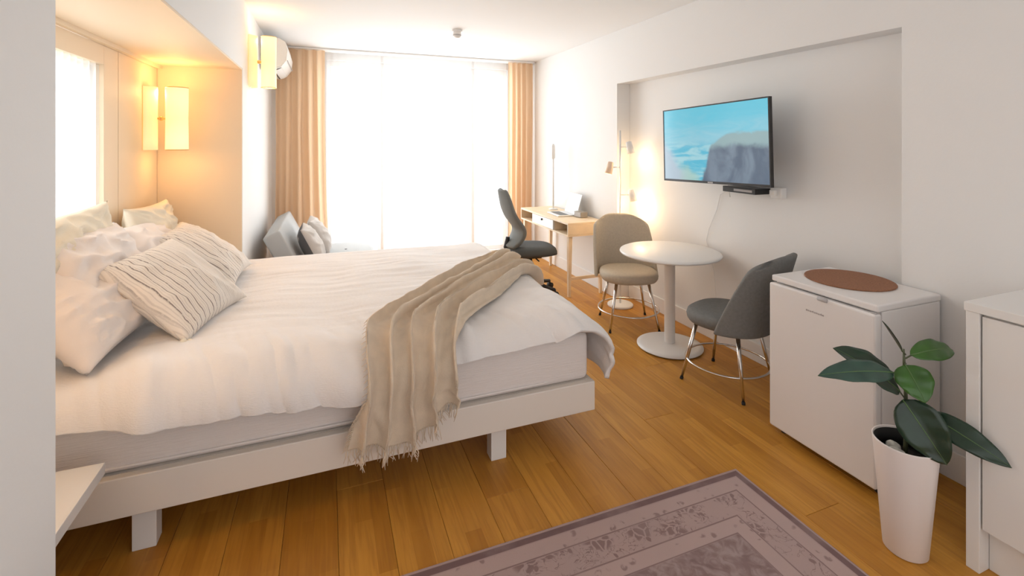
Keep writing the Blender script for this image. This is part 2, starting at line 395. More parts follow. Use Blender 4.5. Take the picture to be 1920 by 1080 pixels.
# right wall: front plane with a shallow recess for the television
bm = B()
bx(bm, XN, XN+.2, YB, YF, 0, CEIL)
struct(obj('wall_right', bm, 'wall'))
bm = B(); bx(bm, XR, XN-.0005, YN0, YN1, ZN, CEIL); struct(obj('wall_right_beam', bm, 'wall'))
struct(obj('wall_right_far', box(XR, XN-.0005, YN1, YF, 0, CEIL), 'wall'))
struct(obj('wall_right_near', box(XR, XN-.0005, YB, YN0, 0, CEIL), 'wall'))
for nm, a in (('baseboard_recess', (XN-.013, XN-.001, YN0+.001, YN1-.001)), ('baseboard_right_near', (XR-.013, XR, YB, YN0)), ('baseboard_right_far', (XR-.013, XR, YN1, YF-.02))):
    struct(obj(nm, box(a[0], a[1], a[2], a[3], 0, .135, .004), 'trimwhite'))
struct(obj('baseboard_left', box(XL, XL+.013, YA1, YF-.02, 0, .135, .004), 'trimwhite'))
# far wall: one wide window from near the floor to the ceiling
bm = B(); bx(bm, XL, .0, YF, YF+.16, 0, CEIL); bx(bm, 2.40, XN, YF, YF+.16, 0, CEIL); bx(bm, 0, 2.40, YF, YF+.16, 2.60, CEIL); bx(bm, 0, 2.40, YF, YF+.16, 0, .06)
struct(obj('wall_far', bm, 'wall'))
w1 = struct(obj('window_1', box(0, .05, YF+.05, YF+.12, .06, 2.60), 'trimwhite'))
for a in ((2.35, 2.40, .06, 2.60), (.62, .70, .06, 2.60), (1.85, 1.93, .06, 2.60), (.05, .62, .06, .12), (.70, 1.85, .06, .12), (1.93, 2.35, .06, .12), (.05, .62, 2.53, 2.60), (.70, 1.85, 2.53, 2.60), (1.93, 2.35, 2.53, 2.60)):
    obj('window_frame', box(a[0], a[1], YF+.05, YF+.12, a[2], a[3]), 'trimwhite', w1)
for a in ((.05, .62), (.70, 1.85), (1.93, 2.35)):
    obj('pane', box(a[0], a[1], YF+.08, YF+.086, .12, 2.53), 'glass', w1)
struct(obj('trim_curtain_track', box(XL+.03, XR-.02, YF-.24, YF-.08, CEIL-.022, CEIL-.001, .004), 'trimwhite'))

# ================================================================ CURTAINS
def curtain(name, label, x0, x1, y, ztop, zbot, wl, amp, m, seed, flare=0.0, group=None, nv=26, cat='curtain'):
    bm = B(); n = int((x1-x0)/wl*14)
    def fn(u, v):
        z = ztop+(zbot-ztop)*v
        ph = 2*PI*(x1-x0)*u/wl+seed+.8*math.sin(u*5+seed)
        a = amp*(.55+.45*v)*(1+.35*N3(u*7, v*2, seed))
        xx = x0+(x1-x0)*u+.012*N3(u*9, v*2.5, seed+5)+flare*(u-.3)*v*v
        return Vector((xx, y+a*math.sin(ph)+.02*v*N3(u*4, v*2, seed+9), z))
    gridf(bm, n, nv, fn)
    return tag(obj(name, bm, m, None, True), label, cat, group)
curtain('curtain', 'peach floor length curtain gathered beside the air conditioner', -.545, -.02, YF-.19, CEIL-.024, .015, .108, .040, 'orange_curtain', 1.3, .09)
curtain('curtain', 'peach floor length curtain gathered behind the desk', 2.34, 2.715, YF-.19, CEIL-.024, .015, .085, .034, 'orange_curtain', 4.1, -.03)
for i, (a, b_, lb) in enumerate(((-.02, .645, 'white sheer curtain panel next to the peach curtain by the sofa'), (.675, 1.845, 'wide white sheer curtain panel across the middle of the window'), (1.875, 2.35, 'narrow white sheer curtain panel behind the office chair'))):
    curtain('sheer_curtain', lb, a, b_, YF-.105, CEIL-.024, .02, .085, .020, 'sheer', i*2.2, 0, 'white sheers across the window')
bm = B()
gridf(bm, 150, 12, lambda u, v: Vector((XB-.025+.012*math.sin(u*1.19/.07*2*PI+math.sin(u*9)), 2.105+1.22*u, 2.010-1.05*v)))
tag(obj('sheer_curtain', bm, 'sheer_small', None, True), 'white sheer curtain over the small window behind the pillows', 'curtain')

# ================================================================ BED
bed = thing('bed', 'wide white platform bed frame on short square legs', 'bed', (.1, 3.2, 0))
def BL(*a, **k):   # world-coordinate box under the bed empty
    x0, x1, y0, y1, z0, z1 = a; return box(x0-.1, x1-.1, y0-3.2, y1-3.2, z0, z1, **k)
obj('side_rail', BL(-1.14, 1.31, 2.19, 2.225, .18, .33, bev=.004), 'bedwhite', bed)
obj('side_rail', BL(-1.14, 1.31, 4.165, 4.20, .18, .33, bev=.004), 'bedwhite', bed)
obj('end_rail', BL(1.275, 1.309, 2.226, 4.164, .18, .33, bev=.004), 'bedwhite', bed)
obj('end_rail', BL(-1.14, -1.105, 2.226, 4.164, .18, .33, bev=.004), 'bedwhite', bed)
obj('slat_base', BL(-1.104, 1.274, 2.226, 4.164, .25, .329), 'bedwhite', bed)
for x in (-.66, .80):
    for y in (2.29, 4.08): obj('leg', BL(x-.04, x+.04, y-.035, y+.035, 0, .238, bev=.003), 'white', bed)
mt = thing('mattress', 'thick white mattress with a ribbed cover lying in the bed frame', 'mattress', (.1, 3.2, .331))
bm = box(-1.17, 1.19, -.985, .945, .0, .255, bev=.035, seg=4)
o = obj('mattress_body', bm, 'mattress', mt, True)
for z in (.028, .230):
    bm = B(); pts = []
    for i in range(48):
        a = 2*PI*i/48; px, py = math.cos(a), math.sin(a); k = (abs(px)**14+abs(py)**14)**(-1/14.)
        pts.append((.010+1.182*px*k, -.020+.968*py*k, z))
    tube(bm, pts, .006, 6, True); obj('piping', bm, 'mattress', mt, True)

# ---- duvet: flat cloth coordinates (s along the bed, t across it) rolled over the edges
ZT = .655; YE, RY = 2.295, .135; XE, RX = 1.19, .14; YE2 = 4.07
def roll(d, r):
    if d <= 0: return 0, 0
    if d < r*PI/2: a = d/r; return r*math.sin(a), r*(1-math.cos(a))
    return r, r+(d-r*PI/2)
def cloth(s, t, lift=0.0):
    ds, dn, df = s-XE, YE-t, t-YE2
    hx, vx = roll(ds, RX); hn, vn = roll(dn, RY); hf, vf = roll(df, .13)
    x = min(s, XE)+hx; y = max(min(t, YE2), YE)-hn+hf
    vt = max(vn, vf); z = ZT-(vx**1.6+vt**1.6)**(1/1.6)
    # outward normal for lift
    nx = min(1, max(0, ds)/(RX*PI/2)); ny = -min(1, max(0, dn)/(RY*PI/2))+min(1, max(0, df)/(.13*PI/2))
    nz = max(0.0, 1-max(abs(nx), abs(ny))**2); n = Vector((nx, ny, nz+.02)).normalized()
    return Vector((x, y, z)), n
HEM = [(-1.2, .55), (-.889, .548), (-.745, .536), (-.41, .516), (-.025, .492), (.145, .482), (.36, .51), (.544, .555), (.833, .565), (1.091, .580), (1.20, .585), (1.6, .585)]
def hemz(x):
    for (a, za), (b, zb) in zip(HEM, HEM[1:]):
        if a <= x <= b: return za+(zb-za)*sstep(x, a, b)
    return .5
def duvet_lift(s, t):
    w_ = .030*N3(s*1.5, t*1.6, 2)+.014*N3(s*3.6+.4, t*4.2, 5)
    near = 1-sstep(t, 2.15, 2.75)
    # folds running down over the near edge, slanting towards the foot
    q = s+.35*(t-2.2)+.05*N3(s*3, t*3, 8)
    w_ += near*(.026*(1-2*abs(math.sin(q*8.5+2*N3(s*2, t*2, 1)))**1.3)*max(0, N3(s*1.2+3, 2.1, 4)+.45)+.021*N3(q*13, t*3.0, 3)+.011*N3(q*25, t*4, 6))
    # soft creases along the bed on top
    w_ += (1-near)*(.0055*N3(s*2.2, t*15, 11)+.004*N3(s*4, t*28, 12))
    # tucked valley at the head end, the ridge where the duvet starts to puff
    w_ -= .022*(1-sstep(s+.25*(t-2.2), -.85, -.66))
    w_ += .028*math.exp(-((s+.12*(t-2.2)+.62)/.07)**2)*near
    foot = sstep(s, .95, 1.25); w_ += foot*(.02*N3(s*5, t*4.5, 21)+.012)
    ff = sstep(t, 3.6, 4.15); w_ *= (1-.55*ff)
    return w_ if w_ > -.012 else -.012-.014*(1-math.exp((w_+.012)/.014))
bm = B()
S0, S1 = -1.06, 1.19+.14*PI/2+.15
def duv(u, v):
    s = S0+(S1-S0)*u
    v_ = ZT-hemz(min(s, 1.45)); dmax = max(.06, v_-RY+RY*PI/2) if v_ > RY else RY*math.acos(max(-1, 1-v_/RY))
    t0 = YE-dmax+.010*N3(s*6, 1, 7); t1 = YE2+.13*PI/2+.02
    vv = v**1.25
    t = t0+(t1-t0)*vv
    p, n = cloth(s, t); l = duvet_lift(s, t)
    return p+n*(.012+l)
gridf(bm, 210, 170, duv)
o = tag(obj('duvet', bm, 'linen', None, True), 'rumpled white duvet spread over the mattress', 'duvet'); solid(o, .024, 1)

# ---- beige throw blanket with fringe
TH0 = thing('throw_blanket', 'beige wool throw with fringed ends draped over the bed corner edge', 'blanket', (.3, 2.1, .2))
TLOC = Vector((.3, 2.1, .2))
def throw_path(v):
    # flat-cloth coordinates of the centre line
    P = [(1.27, 3.22), (1.02, 2.98), (.74, 2.68), (.52, 2.44), (.385, 2.24), (.335, 2.08), (.315, 1.95), (.305, 1.845)]
    x = v*(len(P)-1); i = min(int(x), len(P)-2); f = x-i
    p0, p1, p2, p3 = P[max(i-1, 0)], P[i], P[i+1], P[min(i+2, len(P)-1)]
    def cr(a, b, c, d): return .5*((2*b)+(-a+c)*f+(2*a-5*b+4*c-d)*f*f+(-a+3*b-3*c+d)*f**3)
    return Vector((cr(p0[0], p1[0], p2[0], p3[0]), cr(p0[1], p1[1], p2[1], p3[1])))
def throw_pt(u, v):
    c = throw_path(v); d = throw_path(min(1, v+.02))-throw_path(max(0, v-.02)); d.normalize(); pr = Vector((-d.y, d.x))
    if pr.x < 0: pr = -pr
    wdt = (.40 if v > .15 else .34+.4*v)+.05*sstep(v, .7, 1)
    q = (u-.5)*wdt
    edge = .018*N3(v*6, 1+u*2, 3)
    uq = u+.05*N3(u*3, v*2.2, 9)+.05*math.sin(v*4); q += .015*math.cos(uq*2*PI*4.4+.9*math.sin(v*5))
    fl2 = c+pr*(q+edge)
    fl2.y += .15*sstep(u, .52, 1.0)*sstep(v, .66, 1)+.012*N3(u*9, 3, 1)*sstep(v, .8, 1)
    p, n = cloth(fl2.x, fl2.y)
    uw = u+.05*N3(u*3, v*2.2, 9)+.05*math.sin(v*4)
    f1 = (.5+.5*math.sin(uw*2*PI*4.4+.9*math.sin(v*5)))**1.6; f2 = (.5+.5*math.sin(uw*2*PI*6.7+2.2*v+1))**2
    amp = .068+.024*N3(v*3, u*2, 31)
    lift = .046+max(0, duvet_lift(fl2.x, fl2.y))+amp*f1+.016*f2+.006*N3(u*14, v*7, 2)
    lift -= .012*(1-sstep(v, 0, .05))
    return p+n*max(.03, lift)
bm = B(); gridf(bm, 84, 120, lambda u, v: throw_pt(u, v)-TLOC)
o = obj('blanket_cloth', bm, 'throw', TH0, True); solid(o, .006, 1)
bm = B()
for i in range(95):
    u = (i+.5)/95; a = throw_pt(u, 1.0)-TLOC
    tube(bm, [a+Vector((0, -.004, .006)), a+Vector((.012*random.uniform(-1, 1), -.006, -.022)), a+Vector((.018*random.uniform(-1, 1), -.006+.006*random.uniform(-1, 1), -.045-.018*random.random()))], [.0022, .0024, .0012], 5)
tag(obj('fringe', bm, 'throw', TH0, True), 'thin twisted beige fringe strands', None, kind='stuff')
bm = B()
for i in range(70):
    v = .30+.68*(i+.5)/70; a = throw_pt(0.0, v)-TLOC
    tube(bm, [a+Vector((.004, 0, 0)), a+Vector((-.010, -.004, -.006)), a+Vector((-.018-.006*random.random(), -.004, -.014))], [.0016, .0016, .0008], 4)
tag(obj('side_fringe', bm, 'throw', TH0, True), 'short frayed side edge', None, kind='stuff')

# ---- pillows
def pillow(name, label, c, u, v, hu, hv, th, m, seed, cat='pillow', group=None, crumple=.010, pinch=.10, knots=False):
    u = Vector(u).normalized(); v = Vector(v); v = (v-u*v.dot(u)).normalized(); n = u.cross(v)
    bm = B(); nn = 34
    def fn(side):
        def f(a, b):
            x, y = 2*a-1, 2*b-1
            k = 1-pinch*(1-abs(y)**2.2); l = 1-pinch*(1-abs(x)**2.2)
            px, py = hu*x*k, hv*y*l
            e = max(0, (1-x*x)*(1-y*y))
            z = th*e**.42
            wr = crumple*(.8*N3(px*7, py*7, seed)+1.5*((1-abs(N3(px*5+py*3, py*11-px*2, seed+3)))**3-.4)+.5*N3(px*26+py*8, py*12, seed+6))*min(1, e*3)
            # pulls from the corners
            wr += crumple*.7*math.sin(math.atan2(abs(y)-1.02, abs(x)-1.02)*16+seed)*math.exp(-((abs(x)-1)**2+(abs(y)-1)**2)*3.5)*min(1, e*4)
            return Vector((px, py, side*(z+wr*(1 if e > 0 else 0))))
        return f
    gridf(bm, nn, nn, fn(1)); gridf(bm, nn, nn, fn(-1)); bmesh.ops.remove_doubles(bm, verts=bm.verts[:], dist=1e-5)
    o = obj(name, bm, m, None, True)
    o.matrix_world = Matrix(((u.x, v.x, n.x, c[0]), (u.y, v.y, n.y, c[1]), (u.z, v.z, n.z, c[2]), (0, 0, 0, 1)))
    if knots:
        bm = B()
        for sx in (1,):
            for sy in (-1,):
                for k in range(5):
                    a = k*1.26; p = Vector((sx*hu*.985+.016*math.cos(a), sy*hv*.985+.016*math.sin(a), .006*math.sin(a*2)))
                    bmesh.ops.create_uvsphere(bm, u_segments=8, v_segments=6, radius=.013, matrix=Matrix.Translation(p))
        obj('corner_tassel', bm, 'cream_cloth', o, True)
    return tag(o, label, cat, group)
pillow('bed_pillow', 'large plain pillow leaning low beside the floating shelf', (-.955, 2.62, .872), (.10, .95, .02), (.62, -.1, -.72), .34, .225, .115, 'pillow', 3, crumple=.021)
pillow('bed_pillow', 'large plain pillow stacked upright above the low one', (-1.0, 2.80, 1.00), (.06, .98, -.05), (.42, 0, -.85), .36, .19, .10, 'pillow', 8, crumple=.021)
pillow('bed_pillow', 'plain pinkish pillow resting between the striped cushions and the wall', (-.945, 3.36, .925), (.10, .98, -.04), (.66, 0, -.68), .36, .23, .10, 'pillow', 14, crumple=.021)
pillow('bed_pillow', 'cream crumpled pillow against the panelled wall below the paper sconce', (-1.035, 3.73, .99), (.02, .98, -.03), (.20, 0, -.95), .37, .20, .075, 'cream_cloth', 21, crumple=.022)
pillow('bed_pillow', 'beige crumpled pillow against the small window', (-1.075, 2.70, 1.11), (.02, .98, 0), (.12, 0, -.97), .46, .16, .06, 'cream_cloth', 27, crumple=.02)
SU, SV = (.743, -.41, -.50), (.518, .853, .068)
pillow('striped_cushion', 'striped linen cushion lying on the duvet with dark lines, nearest the shelf', (-.691, 2.826, .868), (.742, -.19, -.643), (.286, .957, .047), .262, .285, .095, 'stripe', 33, 'cushion', pinch=.09, knots=True)
pillow('striped_cushion', 'striped linen cushion half hidden behind the other striped cushion', (-.716, 3.546, .872), (.802, -.016, -.598), (.049, .998, .039), .27, .268, .09, 'stripe', 41, 'cushion', pinch=.09)

# floating bedside shelf
fs = thing('bedside_shelf', 'white floating bedside shelf fixed to the alcove wall', 'shelf', (XB, 1.8, .45))
obj('board', box(0.001, .432, -.318, .30, -.04, 0, .002), 'white', fs)
obj('wall_cleat', box(0.001, .025, -.30, .28, -.075, -.041), 'white', fs)

# ================================================================ SCONCES
def sconce(label, wx, y, zc, dia, standoff, hgt, power, group, back_th, gap):
    t = thing('paper_sconce', label, 'wall lamp', (wx, y, zc), 0, group)
    h = hgt/2; r = dia/2; cx = standoff
    bm = B()
    for s_ in (1, -1):
        n = 28
    lathe(bm, [(r, -h), (r*.985, -h*.5), (r*.965, 0), (r*.985, h*.5), (r, h)], 28, (cx, 0, 0))
    o = obj('shade', bm, 'shade', t, True); solid(o, .0025)
    bm = B()
    gridf(bm, 10, 6, lambda a, b: Vector((.004+back_th*math.sin(a*PI), (a-.5)*.15, (b-.5)*hgt)))
    o = obj('back_diffuser', bm, 'shade_inner', t, True); solid(o, .003)
    for z in (-h, h):
        bm = B(); tube(bm, [(cx+r*math.cos(2*PI*i/28), r*math.sin(2*PI*i/28), z) for i in range(28)], .003, 6, True); obj('shade_rim', bm, 'brass', t, True)
    bm = B(); tube(bm, [(back_th-.002, 0, 0), (cx-r+.004, 0, 0)], .007, 10); lathe(bm, [(0, -.016), (.012, -.012), (.015, 0), (.012, .012), (0, .016)], 14, ((back_th+cx-r)/2, 0, 0)); obj('bracket_knob', bm, 'brass', t, True)
    bm = B(); tube(bm, [(cx, 0, -h*.7), (cx, 0, h*.7)], .012, 10); obj('bulb', bm, 'bulb', t, True)
    for dz in (h*.93, -h*.93):
        d = bpy.data.lights.new('sconce_light', 'POINT'); d.energy = power*.5; d.color = (1, .56, .21); d.shadow_soft_size = .035
        l = bpy.data.objects.new('sconce_light', d); col.objects.link(l); l.parent = t; l.location = (cx, 0, dz)
    # light between the shade and the wall
    d = bpy.data.lights.new('sconce_light', 'POINT'); d.energy = power*.35; d.color = (1, .60, .25); d.shadow_soft_size = .03
    l = bpy.data.objects.new('sconce_light', d); col.objects.link(l); l.parent = t; l.location = (max(back_th, .01)+gap/2+.004, 0, h*.85)
    return t
sconce('lit paper sconce in the bed alcove corner above the pillows', XB+.001, 4.0, 1.742, .135, .180, .435, 1.9, None, .062, .04)
sconce('lit paper sconce above the floating bedside shelf', XB+.001, 1.74, 1.742, .135, .180, .435, 2.6, None, .062, .04)
sconce('lit paper sconce on the white wall in front of the air conditioner', XL+.001, 4.6, 2.26, .118, .148, .435, 1.5, None, .058, .03)

# ================================================================ AIR CONDITIONER
ac = thing('air_conditioner', 'white split air conditioner high on the wall beside the curtain', 'air conditioner', (XL+.001, 5.30, 2.297))
def ac_profile(s=1.0): return [(0, 0), (.12, 0), (.19, .035), (.235, .10), (.245, .20), (.225, .285), (.17, .318), (0, .32)]
bm = B(); pf = ac_profile(); a_ = [bm.verts.new((x, 0, z)) for x, z in pf]; b2 = [bm.verts.new((x, .80, z)) for x, z in pf]
bm.faces.new(a_); bm.faces.new(b2[::-1])
for i in range(len(pf)): bm.faces.new((a_[i], a_[(i+1) % len(pf)], b2[(i+1) % len(pf)], b2[i]))
bmesh.ops.bevel(bm, geom=[e for e in bm.edges if abs(e.verts[0].co.y-e.verts[1].co.y) < .01], offset=.008, segments=2, affect='EDGES')
obj('body', bm, 'white', ac)
bm = B(); gridf(bm, 4, 1, lambda u, v: Vector((.125+.062*u, .05+.70*v, -.003+.030*u-.004*math.sin(u*PI)))); o = obj('louver', bm, 'trimwhite', ac); solid(o, .004)
obj('outlet_gap', box(.108, .122, .05, .75, -.0025, .004), 'black', ac)
o = obj('panel_gap', box(.2385, .2475, .02, .78, .098, .103), 'gasket', ac)

# ================================================================ CEILING DETECTOR
sd = thing('smoke_detector', 'small white smoke detector on the ceiling', 'detector', (1.22, 4.69, CEIL))
obj('base_ring', lathe(B(), [(0, -.001), (.052, -.001), (.052, -.020), (0, -.020)], 28), 'trimwhite', sd)
obj('sensor_cap', lathe(B(), [(.040, -.0205), (.040, -.045), (.034, -.070), (.020, -.082), (0, -.084)], 28), 'white', sd, True)
obj('sensor_slot', lathe(B(), [(.0415, -.048), (.0415, -.056), (.036, -.060)], 28), 'gasket', sd, True)

# ================================================================ SOFA
so = thing('sofa_bed', 'pale grey fabric sofa bed with slanted backrest under the curtain', 'sofa', (0, 5.35, 0))
obj('seat', box(-.18, .50, -.68, .64, .20, .405, .045, 4), 'sofagrey', so, True)
obj('base', box(-.16, .44, -.64, .60, .11, .198, .006), 'greyfab', so)
bm = box(-.075, .075, -.68, .64, 0, .46, .018, 3)
bmesh.ops.rotate(bm, verts=bm.verts[:], cent=(0, 0, 0), matrix=Matrix.Rotation(math.radians(-27), 3, 'Y')); bmesh.ops.translate(bm, verts=bm.verts[:], vec=(-.245, 0, .36))
obj('backrest', bm, 'sofagrey', so, True)
for x in (-.10, .38):
    for y in (-.58, .54): obj('leg', tube(B(), [(x, y, 0), (x, y, .115)], [.016, .022], 10), 'black', so)
for (x, y) in ((.20, -.25), (.20, .22)): obj('button', lathe(B(), [(0, .409), (.012, .408), (.016, .403)], 14, (x, y, 0)), 'cushdark', so, True)
def bcush(label, c, tilt, m, seed, hu=.22, hv=.20, th=.085):
    u = (0, 1, 0); v = (math.sin(math.radians(tilt)), 0, -math.cos(math.radians(tilt)))
    return pillow('sofa_cushion', label, c, u, v, hu, hv, th, m, seed, 'cushion', None, .012, .08)
bcush('light grey cushion with a dark back leaning on the sofa', (-.13, 4.99, .60), 26, 'cushgrey', 51)
bcush('light grey cushion leaning behind the dark backed cushion on the sofa', (-.07, 5.42, .61), 28, 'cushgrey', 57)
# dark reverse of the front cushion
bm = B(); o_ = bpy.data.objects['sofa_cushion']
def dk(a, b):
    x, y = 2*a-1, 2*b-1; k = 1-.08*(1-abs(y)**2.2); l = 1-.08*(1-abs(x)**2.2); e = max(0, (1-x*x)*(1-y*y))
    return Vector((.222*x*k, .202*y*l, -.1*e**.42-.004 if False else .092*e**.42+.006))
gridf(bm, 20, 20, dk); obj('dark_reverse', bm, 'cushdark', o_, True)

# ================================================================ DESK
DX0, DX1, DY0, DY1 = 2.28, 2.715, 4.335, 5.60
dk_ = thing('writing_desk', 'pale oak desk with white drawer and tapered legs against the wall', 'desk', (2.5, 4.97, 0))
def DB(x0, x1, y0, y1, z0, z1, bev=.002): return box(x0-2.5, x1-2.5, y0-4.97, y1-4.97, z0, z1, bev)
obj('top', DB(DX0, DX1, DY0, DY1, .735, .755), 'oak', dk_)
obj('bottom_panel', DB(DX0, DX1, DY0, DY1, .615, .632), 'oak', dk_)
for y in (DY0, DY1-.018): obj('end_panel', DB(DX0, DX1, y, y+.018, .6325, .7345), 'oak', dk_)
obj('back_panel', DB(DX1-.018, DX1, DY0+.019, DY1-.019, .6325, .7345), 'oak', dk_)
for y in (4.66, 5.235): obj('divider', DB(DX0+.01, DX1-.019, y, y+.014, .6325, .7345), 'oak', dk_)
dr = obj('drawer', DB(DX0-.004, DX1-.05, 4.676, 5.233, .634, .733), 'white', dk_)
obj('knob', lathe(B(), [(0, 0), (.012, .0), (.012, .012), (0, .018)], 14), 'black', dr, True, None)
kn = bpy.data.objects['knob']; kn.rotation_euler = (0, -PI/2, 0); kn.location = (DX0-.004-2.5, 4.955-4.97, .705)
for (x, y, sx, sy) in ((DX0+.045, DY0+.05, -1, -1), (DX1-.045, DY0+.05, 1, -1), (DX0+.045, DY1-.05, -1, 1), (DX1-.045, DY1-.05, 1, 1)):
    bm = B(); tube(bm, [(x-2.5, y-4.97, .614), (x-2.5+sx*.018*(1 if sx < 0 else .4), y-4.97+sy*.02, 0)], [.030, .019], 4); o = obj('leg', bm, 'oak', dk_)
for y in (DY0+.040, DY1-.040): obj('stretcher', DB(DX0+.055, DX1-.055, y-.010, y+.010, .165, .195), 'oak', dk_)
# laptop
lp = thing('laptop', 'open silver laptop on the oak desk', 'laptop', (2.50, 4.90, .756), math.radians(-4))
obj('base', box(-.115, .115, -.165, .165, 0, .014, .004), 'aluminium', lp)
obj('keyboard', box(-.085, .02, -.14, .14, .0142, .0155), 'black', lp)
bm = box(0, .007, -.165, .165, 0, .225, .003); bmesh.ops.rotate(bm, verts=bm.verts[:], cent=(0, 0, 0), matrix=Matrix.Rotation(math.radians(17), 3, 'Y')); bmesh.ops.translate(bm, verts=bm.verts[:], vec=(.105, 0, .016)); ld = obj('lid', bm, 'aluminium', lp)
bm = box(-.0012, -.0002, -.155, .155, .012, .215); bmesh.ops.rotate(bm, verts=bm.verts[:], cent=(0, 0, 0), matrix=Matrix.Rotation(math.radians(17), 3, 'Y')); bmesh.ops.translate(bm, verts=bm.verts[:], vec=(.105, 0, .016)); obj('screen', bm, mat('pale_laptop_screen', (.55, .58, .6), .15), ld)
# small taupe box
cb = thing('desk_speaker', 'small taupe box speaker on the oak desk in front of the laptop', 'speaker', (2.60, 4.645, .756), math.radians(8))
obj('case', box(-.045, .045, -.065, .065, 0, .062, .006, 2), 'taupebox', cb)
obj('grille', box(-.0475, -.0455, -.055, .055, .008, .054, .0008), 'gasket', cb)
# slim desk lamp
dl = thing('desk_lamp', 'slim white desk lamp standing upright on the oak desk', 'lamp', (2.58, 5.29, .756))
obj('base', lathe(B(), [(0, 0), (.055, 0), (.055, .010), (.03, .016), (0, .018)], 24), 'lampwhite', dl, True)
obj('pole', tube(B(), [(0, 0, .015), (0, 0, .80)], .011, 12), 'lampwhite', dl, True)
obj('lamp_head', tube(B(), [(0, 0, .615), (0, 0, .63), (0, 0, .775), (0, 0, .79)], [.016, .026, .026, .016], 16), 'lampwhite', dl, True)

# ================================================================ OFFICE CHAIR
oc = thing('office_chair', 'dark grey mesh office chair on casters at the desk', 'chair', (1.99, 4.62, 0), math.radians(-6))
bm = B()
def seatf(a, b):
    th = a*2*PI; rr = b; k = (abs(math.cos(th))**3+abs(math.sin(th))**3)**(-1/3.)
    return (.265*rr*math.cos(th)*k, .235*rr*math.sin(th)*k, .52-.012*(1-rr*rr)-.05*rr**8-.03*max(0, math.cos(th))*rr**3)
prof = []
n = 36
rings = []
for (rr, dz) in ((1.0, -.045), (.99, -.015), (.95, .010), (.86, .026), (.6, .030), (.3, .022)):
    rings.append([bm.verts.new((.265*rr*math.cos(2*PI*i/n)*((abs(math.cos(2*PI*i/n))**3+abs(math.sin(2*PI*i/n))**3)**(-1/3.)), .235*rr*math.sin(2*PI*i/n)*((abs(math.cos(2*PI*i/n))**3+abs(math.sin(2*PI*i/n))**3)**(-1/3.)), .485+dz-.02*max(0, math.cos(2*PI*i/n))*rr**3)) for i in range(n)])
rings.insert(0, [bm.verts.new((v.co.x*.85, v.co.y*.85, .415)) for v in rings[0]])
for a, b in zip(rings, rings[1:]):
    for i in range(n): bm.faces.new((a[i], a[(i+1) % n], b[(i+1) % n], b[i]))
bm.faces.new(rings[0][::-1]); bm.faces.new(rings[-1])
obj('seat', bm, 'blackmesh', oc, True)
bm = B()
def backf(a, b):
    z = .50+.595*b; hw = .215*(1-abs((b-.46)/.60)**3.2*.75)
    yy = (a*2-1)*hw
    xx = -.245-.13*max(0, b-.35)+.085*math.exp(-((b-.28)/.22)**2)-.12*(1-sstep(b, 0, .12))*.3+.10*(abs(a*2-1)**2)*.45
    return Vector((xx, yy, z))
gridf(bm, 18, 26, backf); o = obj('backrest', bm, 'greymesh', oc, True); solid(o, .045); sub(o)
bm = B(); tube(bm, [(-.245, 0, .60), (-.265, 0, .50), (-.235, 0, .425), (-.12, 0, .405), (0, 0, .40)], [.022, .028, .03, .03, .03], 10); obj('back_bracket', bm, 'black', oc, True)
obj('mechanism', box(-.10, .10, -.08, .08, .375, .414, .008), 'black', oc)
obj('gas_column', tube(B(), [(0, 0, .09), (0, 0, .25), (0, 0, .2501), (0, 0, .376)], [.028, .028, .018, .018], 14), 'black', oc, True)
obj('height_lever', tube(B(), [(.02, -.06, .39), (.02, -.22, .385)], .007, 8), 'black', oc, True)
for k in range(5):
    a = 2*PI*k/5+.45; cx, cy = math.cos(a), math.sin(a)
    obj('base_arm', tube(B(), [(cx*.02, cy*.02, .115), (cx*.28, cy*.28, .078)], [.026, .017], 8), 'black', oc, True)
    cs = obj('caster', tube(B(), [(cx*.29-cy*.024, cy*.29+cx*.024, .029), (cx*.29+cy*.024, cy*.29-cx*.024, .029)], .029, 16), 'rubber', oc, True)
    obj('caster_stem', tube(B(), [(cx*.285, cy*.285, .05), (cx*.285, cy*.285, .085)], .009, 8), 'black', cs, True)

